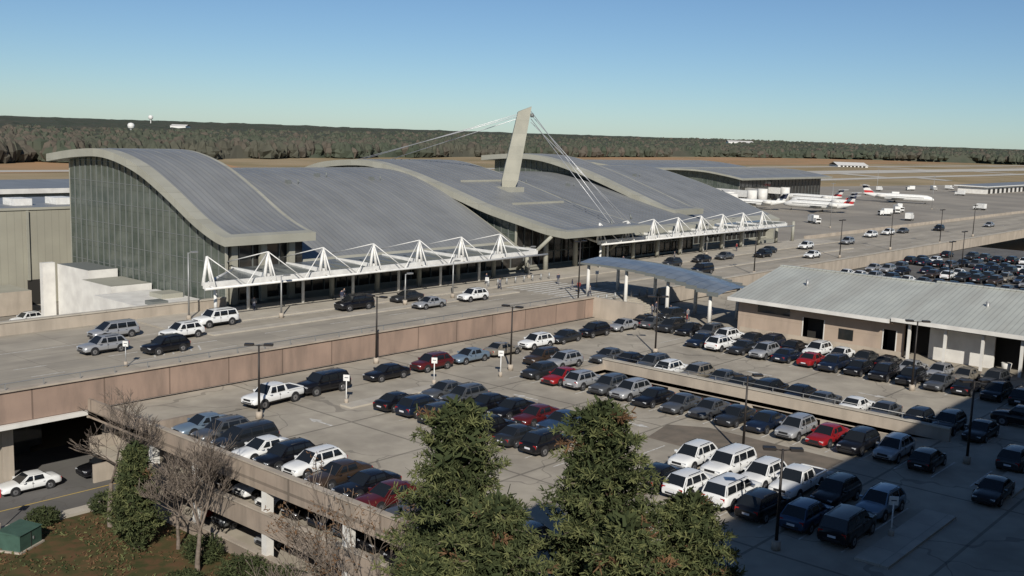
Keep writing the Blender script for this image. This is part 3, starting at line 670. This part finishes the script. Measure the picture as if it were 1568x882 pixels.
# ------------------------------------------------------------ street lamps and signs
def lamp(x,y,z,h,m='pole',heads=2,name='street_lamp',ang=0):
    b=MB(); b.cyl((0,0,0),(0,0,.6),.28,.28,12,'conc'); b.cyl((0,0,.6),(0,0,h),.11,.07,8,m)
    for s in ([-1,1] if heads==2 else [1]):
        b.cyl((0,0,h-.08),(s*.5,0,h-.02),.04,.04,6,m); b.box(s*.42,s*1.15,-.24,.24,h-.07,h+.1,m)
    b.obj(name,loc=(x,y,z),rot=ang)
AX=HD-math.pi/2
for (x,y,h) in [(50,70.3,6.2),(71,79.5,7),(79.3,68.3,6.6),(71,37.2,6.3),(103,36,7),(55.5,26.5,6.2),(82,24,6.5),(98,63,6.5)]: lamp(x,y,0,h,ang=AX+U_(-.5,.5))
for (x,y,h,m) in [(74,99.6,5,'gpole'),(65,104.8,7.8,'gpole'),(101,97.8,5,'gpole'),(124,103.6,5,'gpole'),(111,84,8.4,'pole'),(179,104.5,7,'gpole'),(160,84,7.5,'pole'),(199,86,7.5,'pole'),(30,103,8,'gpole'),(225,86,8,'pole'),(250,84,8,'pole'),(280,86,8,'pole'),(92,97.6,4,'gpole')]: lamp(x,y,1.6,h,m,heads=1 if m=='gpole' else 2)
for (x,y) in [(185,60),(210,66),(232,58),(210,44)]: lamp(x,y,0,8,'pole')
for (x,y) in [(120,220),(300,240),(360,160),(520,180),(600,240),(480,125),(45,160)]: lamp(x,y,-6.1,16,'gpole')
def pole_sign(x,y,z,h=2.2,s=.55,m='white',name='parking_sign',ang=2.2,c='white'):
    b=MB(); b.cyl((0,0,0),(0,0,h),.05,.05,8,c); b.cyl((0,0,0),(0,0,.5),.18,.18,10,'conc'); b.box(-.03,.03,-s/2,s/2,h-.1,h+s-.1,m); b.box(-.035,.035,-s*.3,s*.3,h+s*.3,h+s*.42,'navy'); b.obj(name,loc=(x,y,z),rot=ang-math.pi/2)
for (x,y) in [(58.2,69),(69,69),(76.3,67),(62.5,22.3)]: pole_sign(x,y,0)
for (x,y) in [(48,88),(107,97),(126,92)]: pole_sign(x,y,1.6,2.0,.5,'white','road_sign',c='gpole')
pole_sign(42.5,74.5,-6,2.6,.8,'white','road_sign',c='gpole'); pole_sign(31,75.6,-5.95,2.6,.6,'red','road_sign',c='gpole')
b=MB()
for x in range(112,127,2): b.cyl((x,101.2,1.7),(x,101.2,2.7),.12,.12,8,'gpole'); b.cyl((x,82.9,1.6),(x,82.9,2.6),.12,.12,8,'gpole')
b.obj('bollard_row')
b=MB(); b.box(-1.3,1.3,-1,1,0,.12,'conc'); b.box(-1.15,1.15,-.85,.85,.12,1.3,'greenbox'); b.face([(-1.22,-.92,1.3),(1.22,-.92,1.3),(1.22,.92,1.5),(-1.22,.92,1.5)],'greenbox'); b.face([(-1.22,-.92,1.3),(-1.22,.92,1.5),(-1.22,.92,1.28)],'greenbox'); b.face([(1.22,-.92,1.3),(1.22,.92,1.28),(1.22,.92,1.5)],'greenbox')
b.box(-.02,.02,-.88,-.85,.15,1.25,'dark'); b.box(.2,.3,-.9,-.86,.6,.8,'gpole'); b.obj('utility_cabinet',loc=(31,72,-6.15),rot=.5)

# ------------------------------------------------------------ aircraft
def airliner(x,y,ang,L=30,tail='red'):
    b=MB(); r=L*.05; st=[(-.5,.12,.7),(-.42,.45,.5),(-.3,.85,.15),(-.15,1,0),(.3,1,0),(.4,.93,-.05),(.46,.65,-.15),(.49,.3,-.3),(.5,.05,-.35)]
    n=14; base=len(b.v); kw=b.mi('white')
    for s,k,dz in st:
        for j in range(n):
            t=2*math.pi*j/n; b.v.append((s*L,math.cos(t)*r*k,3+r*dz+math.sin(t)*r*k))
    for i in range(len(st)-1):
        for j in range(n): b.f.append((base+i*n+j,base+i*n+(j+1)%n,base+(i+1)*n+(j+1)%n,base+(i+1)*n+j)); b.m.append(kw); b.sm.append(True)
    def slab(pts,th,m):
        up=[(p[0],p[1],p[2]+th) for p in pts]; b.face(up,m); b.face(pts[::-1],m)
        for i in range(len(pts)): j=(i+1)%len(pts); b.face([pts[i],pts[j],up[j],up[i]],m)
    for s in(-1,1):
        slab([(.1*L,s*r*.7,2.4),(-.07*L,s*r*.7,2.4),(-.16*L,s*L*.42,3.2),(-.12*L,s*L*.42,3.2)],.25,'gpole')
        slab([(-.42*L,s*r*.2,3+L*.15),(-.5*L,s*r*.2,3+L*.15),(-.54*L,s*L*.14,3+L*.155),(-.5*L,s*L*.14,3+L*.155)],.12,'white')
        b.cyl((-.3*L,s*r*1.5,3.4),(-.18*L,s*r*1.5,3.4),r*.38,r*.5,12,'wmem')
        b.box(-.3*L,.36*L,s*r*.985,s*r*1.0,3.2,3.4,'dark')
        b.cyl((-.05*L,s*r*.9-.2,.45),(-.05*L,s*r*.9+.2,.45),.45,.45,12,'dark')
        b.cyl((-.05*L,s*r*.9,.45),(-.05*L,s*r*.8,2.4),.1,.1,6,'gpole')
    b.cyl((.38*L,-.2,.35),(.38*L,.2,.35),.35,.35,10,'dark'); b.cyl((.38*L,0,.35),(.38*L,0,2.4),.1,.1,6,'gpole')
    f0=[(-.34*L,3+r*.8),(-.48*L,3+r*.8),(-.53*L,3+L*.155),(-.46*L,3+L*.155)]
    for k in range(3):
        t0,t1=k/3,(k+1)/3
        def lp(t): return [(f0[0][0]+(f0[3][0]-f0[0][0])*t,f0[0][1]+(f0[3][1]-f0[0][1])*t),(f0[1][0]+(f0[2][0]-f0[1][0])*t,f0[1][1]+(f0[2][1]-f0[1][1])*t)]
        a,c=lp(t0),lp(t1); mm=('red','white','navy')[k] if tail=='red' else ('white','navy','navy')[k]
        for s in(-.12,.12): q=[(a[0][0],s,a[0][1]),(a[1][0],s,a[1][1]),(c[1][0],s,c[1][1]),(c[0][0],s,c[0][1])]; b.face(q if s<0 else q[::-1],mm)
    b.face([(-.34*L,-.12,3+r*.8),(-.34*L,.12,3+r*.8),(-.46*L,.12,3+L*.155),(-.46*L,-.12,3+L*.155)],'white')
    b.box(.455*L,.47*L,-r*.45,r*.45,3.1,3.4,'dark')
    b.obj('airliner',loc=(x,y,-6.1),rot=math.radians(ang))
airliner(440,202,95,32); airliner(470,214,92,32); airliner(425,226,100,30,'blue'); airliner(500,232,88,30); airliner(560,212,-75,36)
b=MB()
for (x,y,l,a) in [(395,235,24,.3),(410,228,22,1.2),(425,238,26,.6),(450,240,24,1.4),(470,245,22,1.1),(500,248,18,1.5)]:
    dx,dy=math.cos(a),math.sin(a); 
    c=[(x+dy*1.6,y-dx*1.6),(x+dx*l+dy*1.6,y+dy*l-dx*1.6),(x+dx*l-dy*1.6,y+dy*l+dx*1.6),(x-dy*1.6,y+dx*1.6)]
    for i in range(4): j=(i+1)%4; b.face([(*c[i],-2.5),(*c[j],-2.5),(*c[j],.6),(*c[i],.6)],'white')
    b.face([(*p,.6) for p in c],'wmem'); b.cyl((x+dx*3,y+dy*3,-6.1),(x+dx*3,y+dy*3,-2.5),.5,.5,8,'gpole'); b.cyl((x,y,-6.1),(x,y,1),2.4,2.4,12,'wmem')
b.obj('jet_bridges')
def service_truck(x,y,a):
    b=MB(); b.box(-3,1.2,-1.1,1.1,.9,3.2,'white'); b.box(1.3,2.9,-1.05,1.05,.5,2.3,'white'); b.box(2.3,2.92,-.95,.95,1.4,2.1,'dark'); b.box(-3,2.9,-.9,.9,.5,.88,'dark')
    for xx in(-2,2):
        for s in(-1,1): b.cyl((xx,s*.8,.45),(xx,s*1.12,.45),.45,.45,12,'dark')
    b.obj('service_truck',loc=(x,y,-6.1),rot=a)
for i in range(7): service_truck(U_(360,560),U_(130,190),R_()*6)
for i in range(9): service_truck(U_(600,780),U_(200,280),R_()*6)
for (x,y) in [(50,150),(56,146)]: service_truck(x,y,R_()*6)

# ------------------------------------------------------------ people
def person_mesh(top,leg,stride):
    s=stride
    V=[(0,0,.95),(0,0,1.2),(0,0,1.42),(0,0,1.52),(.02,0,1.66),(0,.1,.9),(s*.5,.11,.5),(s,.1,.06),(s+.14,.1,.04),(0,-.1,.9),(-s*.2,-.11,.5),(-s,-.1,.08),(-s+.13,-.1,.04),
       (0,.2,1.4),(-s*.3,.24,1.14),(-s*.2+.1,.24,.9),(0,-.2,1.4),(s*.3,-.24,1.14),(s*.5+.1,-.24,.92)]
    E=[(0,1),(1,2),(2,3),(3,4),(0,5),(5,6),(6,7),(7,8),(0,9),(9,10),(10,11),(11,12),(2,13),(13,14),(14,15),(2,16),(16,17),(17,18)]
    Rr=[.14,.13,.15,.06,.105,.1,.07,.05,.04,.1,.07,.05,.04,.07,.05,.035,.07,.05,.035]
    me=bpy.data.meshes.new('t'); me.from_pydata(V,E,[]); o=bpy.data.objects.new('t',me); COL.objects.link(o)
    md=o.modifiers.new('s','SKIN'); sv=me.skin_vertices[0].data
    for i,r in enumerate(Rr): sv[i].radius=(r,r*(1.25 if i<3 else 1)); sv[i].use_root=(i==0)
    o.modifiers.new('b','SUBSURF').levels=1
    dg=bpy.context.evaluated_depsgraph_get(); nm=bpy.data.meshes.new_from_object(o.evaluated_get(dg)); bpy.data.objects.remove(o)
    nm.materials.clear()
    for m in (top,leg,'skin','hair'): nm.materials.append(M[m])
    for p in nm.polygons:
        c=p.center; p.use_smooth=True
        p.material_index=3 if (c.z>1.68 or (c.z>1.58 and c.x<-.0)) else 2 if c.z>1.47 or (c.z<.98 and abs(c.y)>.19) else 0 if c.z>.92 else 1
    return nm
PM=[person_mesh('navy','grey',.22),person_mesh('redc','navy',.05),person_mesh('grey','navy',.28)]
for i,(x,y,z) in enumerate([(86,103,1.74),(87.2,104,1.74),(112,99,1.6),(113.5,103,1.74),(119,90,1.6),(120,92,1.6),(117,86.5,1.6),(121,78,0),(120,75,0),(119.5,72,0),(122,70,0),(116,70,0),(150,104,1.74),(165,103,1.74),(98,104,1.74),(74,105,1.74),(118.5,77,0),(123,97,1.6),(190,104,1.74)]):
    o=bpy.data.objects.new('pedestrian',PM[(0,2,2,0,1,0,2)[i%7]]); COL.objects.link(o); o.location=(x,y,z); o.rotation_euler=(0,0,R_()*6.28)

# ------------------------------------------------------------ trees
def tuft(b,c,s,m,n=5,wd=.16):
    for _ in range(n):
        d=Vector((U_(-1,1),U_(-1,1),U_(-.5,1))); d.normalize(); p=d.cross(Vector((U_(-1,1),U_(-1,1),U_(-1,1)))); p.normalize()
        c0=c+d*s*.1; c1=c+d*s; b.face([c0-p*s*wd,c0+p*s*wd,c1+p*s*wd*.5,c1-p*s*wd*.5],m)
def needles(b,c,ax_,s,m,n):
    for _ in range(n):
        d=(ax_*.7+Vector((U_(-1,1),U_(-1,1),U_(-1,1)))).normalized(); p=d.cross(Vector((U_(-1,1),U_(-1,1),U_(-1,1))))
        if p.length<.05: continue
        p=p.normalized()*.032; c1=c+d*s*U_(.7,1.2); b.face([c-p,c+p,c1+p*.5,c1-p*.5],m)
def pine(x,y,z0,h,rad,base=.22,dens=1.0,name='pine_tree',dead=.04,nn=6,pw=.34):
    b=MB(); lean=Vector((U_(-.02,.02),U_(-.02,.02),1))
    for k in range(8):
        a=lean*h*k/8; c=lean*h*(k+1)/8; b.cyl(a,c,.26*(1-k/8.5)*h/16,.26*(1-(k+1)/8.5)*h/16,8,'bark',cap=False)
    nb_=int(165*dens); ph=R_()*6
    for i in range(nb_):
        t=base+(1-base)*((i+R_())/nb_)**.85; prof=min(1,((1-t)/(1-base))**pw)*(.7+.3*math.sin(min(1,(t-base)/.25)*math.pi/2))
        az=ph+i*2.4+U_(-.5,.5); lump=1+.20*math.sin(az*3+t*14)+.12*math.sin(az*5-t*23)
        L=rad*prof*U_(.62,1.04)*lump; s=lean*h*t; dz=U_(-.05,.42)*L*(1-.35*t)
        if (s.z+dz)>h: dz=h-s.z
        e1=Vector((math.cos(az)*L,math.sin(az)*L,dz)); b.cyl(s,s+e1,.05,.02,4,'bark',cap=False)
        isdead=R_()<dead; ax1=e1.normalized(); side=ax1.cross(Vector((0,0,1))).normalized()
        tw=int(5+L*4.2)
        for k in range(tw):
            u=.22+.8*(k+R_())/tw; q0=s+e1*u
            dr=(ax1*.7+side*(1 if k%2 else -1)*U_(.5,1.1)+Vector((0,0,U_(-.15,.6)))).normalized(); tl=(.35+.30*L*(1.15-u))*U_(.7,1.2)
            nt_=max(2,int(tl/.2))
            rr=R_()*.9+(u-.6)*.45+dr.z*.25  # outer and upward twigs get lighter needles: crown light painted in by colour
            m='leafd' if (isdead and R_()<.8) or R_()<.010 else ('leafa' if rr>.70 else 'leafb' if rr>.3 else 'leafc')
            for q in range(nt_):
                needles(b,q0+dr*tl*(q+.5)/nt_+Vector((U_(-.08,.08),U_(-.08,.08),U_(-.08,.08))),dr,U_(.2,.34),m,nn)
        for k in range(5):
            q0=s+e1*U_(.1,.7)+Vector((U_(-.4,.4),U_(-.4,.4),U_(-.4,.4))); tuft(b,q0,.5,'leafc',4,.2)  # darkest needles fill the inner crown, its shade set by colour
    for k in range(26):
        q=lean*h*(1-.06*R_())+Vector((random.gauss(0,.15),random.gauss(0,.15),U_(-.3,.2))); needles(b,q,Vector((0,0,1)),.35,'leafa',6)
    b.obj(name,loc=(x,y,z0))
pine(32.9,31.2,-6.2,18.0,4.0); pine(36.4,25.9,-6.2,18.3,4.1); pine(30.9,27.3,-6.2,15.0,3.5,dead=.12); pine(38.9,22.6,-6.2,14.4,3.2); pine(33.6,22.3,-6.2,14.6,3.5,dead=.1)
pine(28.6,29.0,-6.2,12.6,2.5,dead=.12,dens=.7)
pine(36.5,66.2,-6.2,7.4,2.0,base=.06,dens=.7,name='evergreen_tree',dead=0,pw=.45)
def bare(x,y,z0,h,sp=.5,leaf=0,name='bare_tree',m='barkg',depth=5):
    b=MB()
    def br(p,d,L,r,k):
        n=3; 
        for i in range(n):
            q=p+d*(L/n); b.cyl(p,q,max(r,.016),max(r*.86,.014),6 if k>2 else 3,m,cap=False); p=q; r*=.86; d=(d+Vector((U_(-.13,.13),U_(-.13,.13),U_(-.03,.1)))).normalized()
            if k>0 and i>0 and R_()<.8: 
                s=Vector((U_(-1,1),U_(-1,1),U_(-.1,.6))).normalized(); br(p,(d*.75+s*sp*1.1).normalized(),L*U_(.5,.75),r*.6,k-1)
        if k>0:
            for _ in range(random.choice((2,3)) if k>1 else 2):
                s=Vector((U_(-1,1),U_(-1,1),U_(-.2,.5))); br(p,(d+s*sp).normalized(),L*U_(.6,.85),r*.74,k-1)
        elif leaf and R_()<leaf:
            for _ in range(3): tuft(b,p+Vector((U_(-.3,.3),U_(-.3,.3),U_(-.3,.3))),.17,'leafd',3)
    br(Vector((0,0,0)),Vector((U_(-.05,.05),U_(-.05,.05),1)),h*.3,h*.02,depth)
    b.obj(name,loc=(x,y,z0))
bare(37.3,59.5,-6.2,10.2,.7); bare(37.3,71.2,-6.2,11.5,.75); bare(38.6,64,-6.2,8,.7); bare(29,36.8,-6.2,10.8,.6); bare(27.5,33.5,-6.2,11,.6); bare(35.8,40.5,-6.2,13.2,.55,leaf=.5,name='oak_tree',depth=4); bare(31.5,24.5,-6.2,12,.5,depth=4)
def shrub(x,y,r,h):
    b=MB()
    for i in range(int(420*r)):
        d=Vector((random.gauss(0,1),random.gauss(0,1),random.gauss(0,1))).normalized()*U_(.55,1.05); q=Vector((d.x*r,d.y*r,h*.45+d.z*h*.5)); 
        if q.z<0: q.z=.1
        tuft(b,q,.2,random.choice(('leafb','leafc','leafc')),5)
    for k in range(5): b.cyl((0,0,0),(U_(-r,r)*.5,U_(-r,r)*.5,h*.7),.05,.02,5,'bark',cap=False)
    b.obj('shrub',loc=(x,y,-6.2))
for (x,y,r,h) in [(38.5,56,1.8,2),(38.8,52.5,1.9,2.2),(36.8,53.5,1.7,1.8),(38.6,49.5,1.8,2),(34.5,50.5,1.5,1.6),(36.5,48,1.7,1.8),(34,75,1.2,1.4),(38.5,74,1.3,1.8),(38.7,61,1.4,2),(33,56,1.2,1.2),(35,57.5,1.4,1.5),(31.5,52,1.3,1.3)]: shrub(x,y,r,h)
b=MB()
for i in range(5200):
    x=U_(24,40.5); y=U_(44,75); nz=noise.noise(Vector((x*.35,y*.35,1)))
    if nz<-.15: continue
    m='leafd' if R_()<.4 else random.choice(('leafb','leafc','leafa')); tuft(b,Vector((x,y,-6.14)),U_(.1,.28),m,3,.2)
b.obj('ground_cover')

# ------------------------------------------------------------ office tower beside the viewpoint (throws the foreground shadow)
e=empty('office_tower'); b=MB(); b.box(17,190,-32,-1.9,-6.2,26.6,'tan'); b.box(16.6,190.4,-32.4,-1.5,26.6,27.4,'conc')
for z in (-4,0,4,8,12,16,20):
    for x in range(19,188,5): b.box(x,x+3.4,-1.9,-1.85,z+.8,z+2.9,'dglass')
b.obj('walls',e)
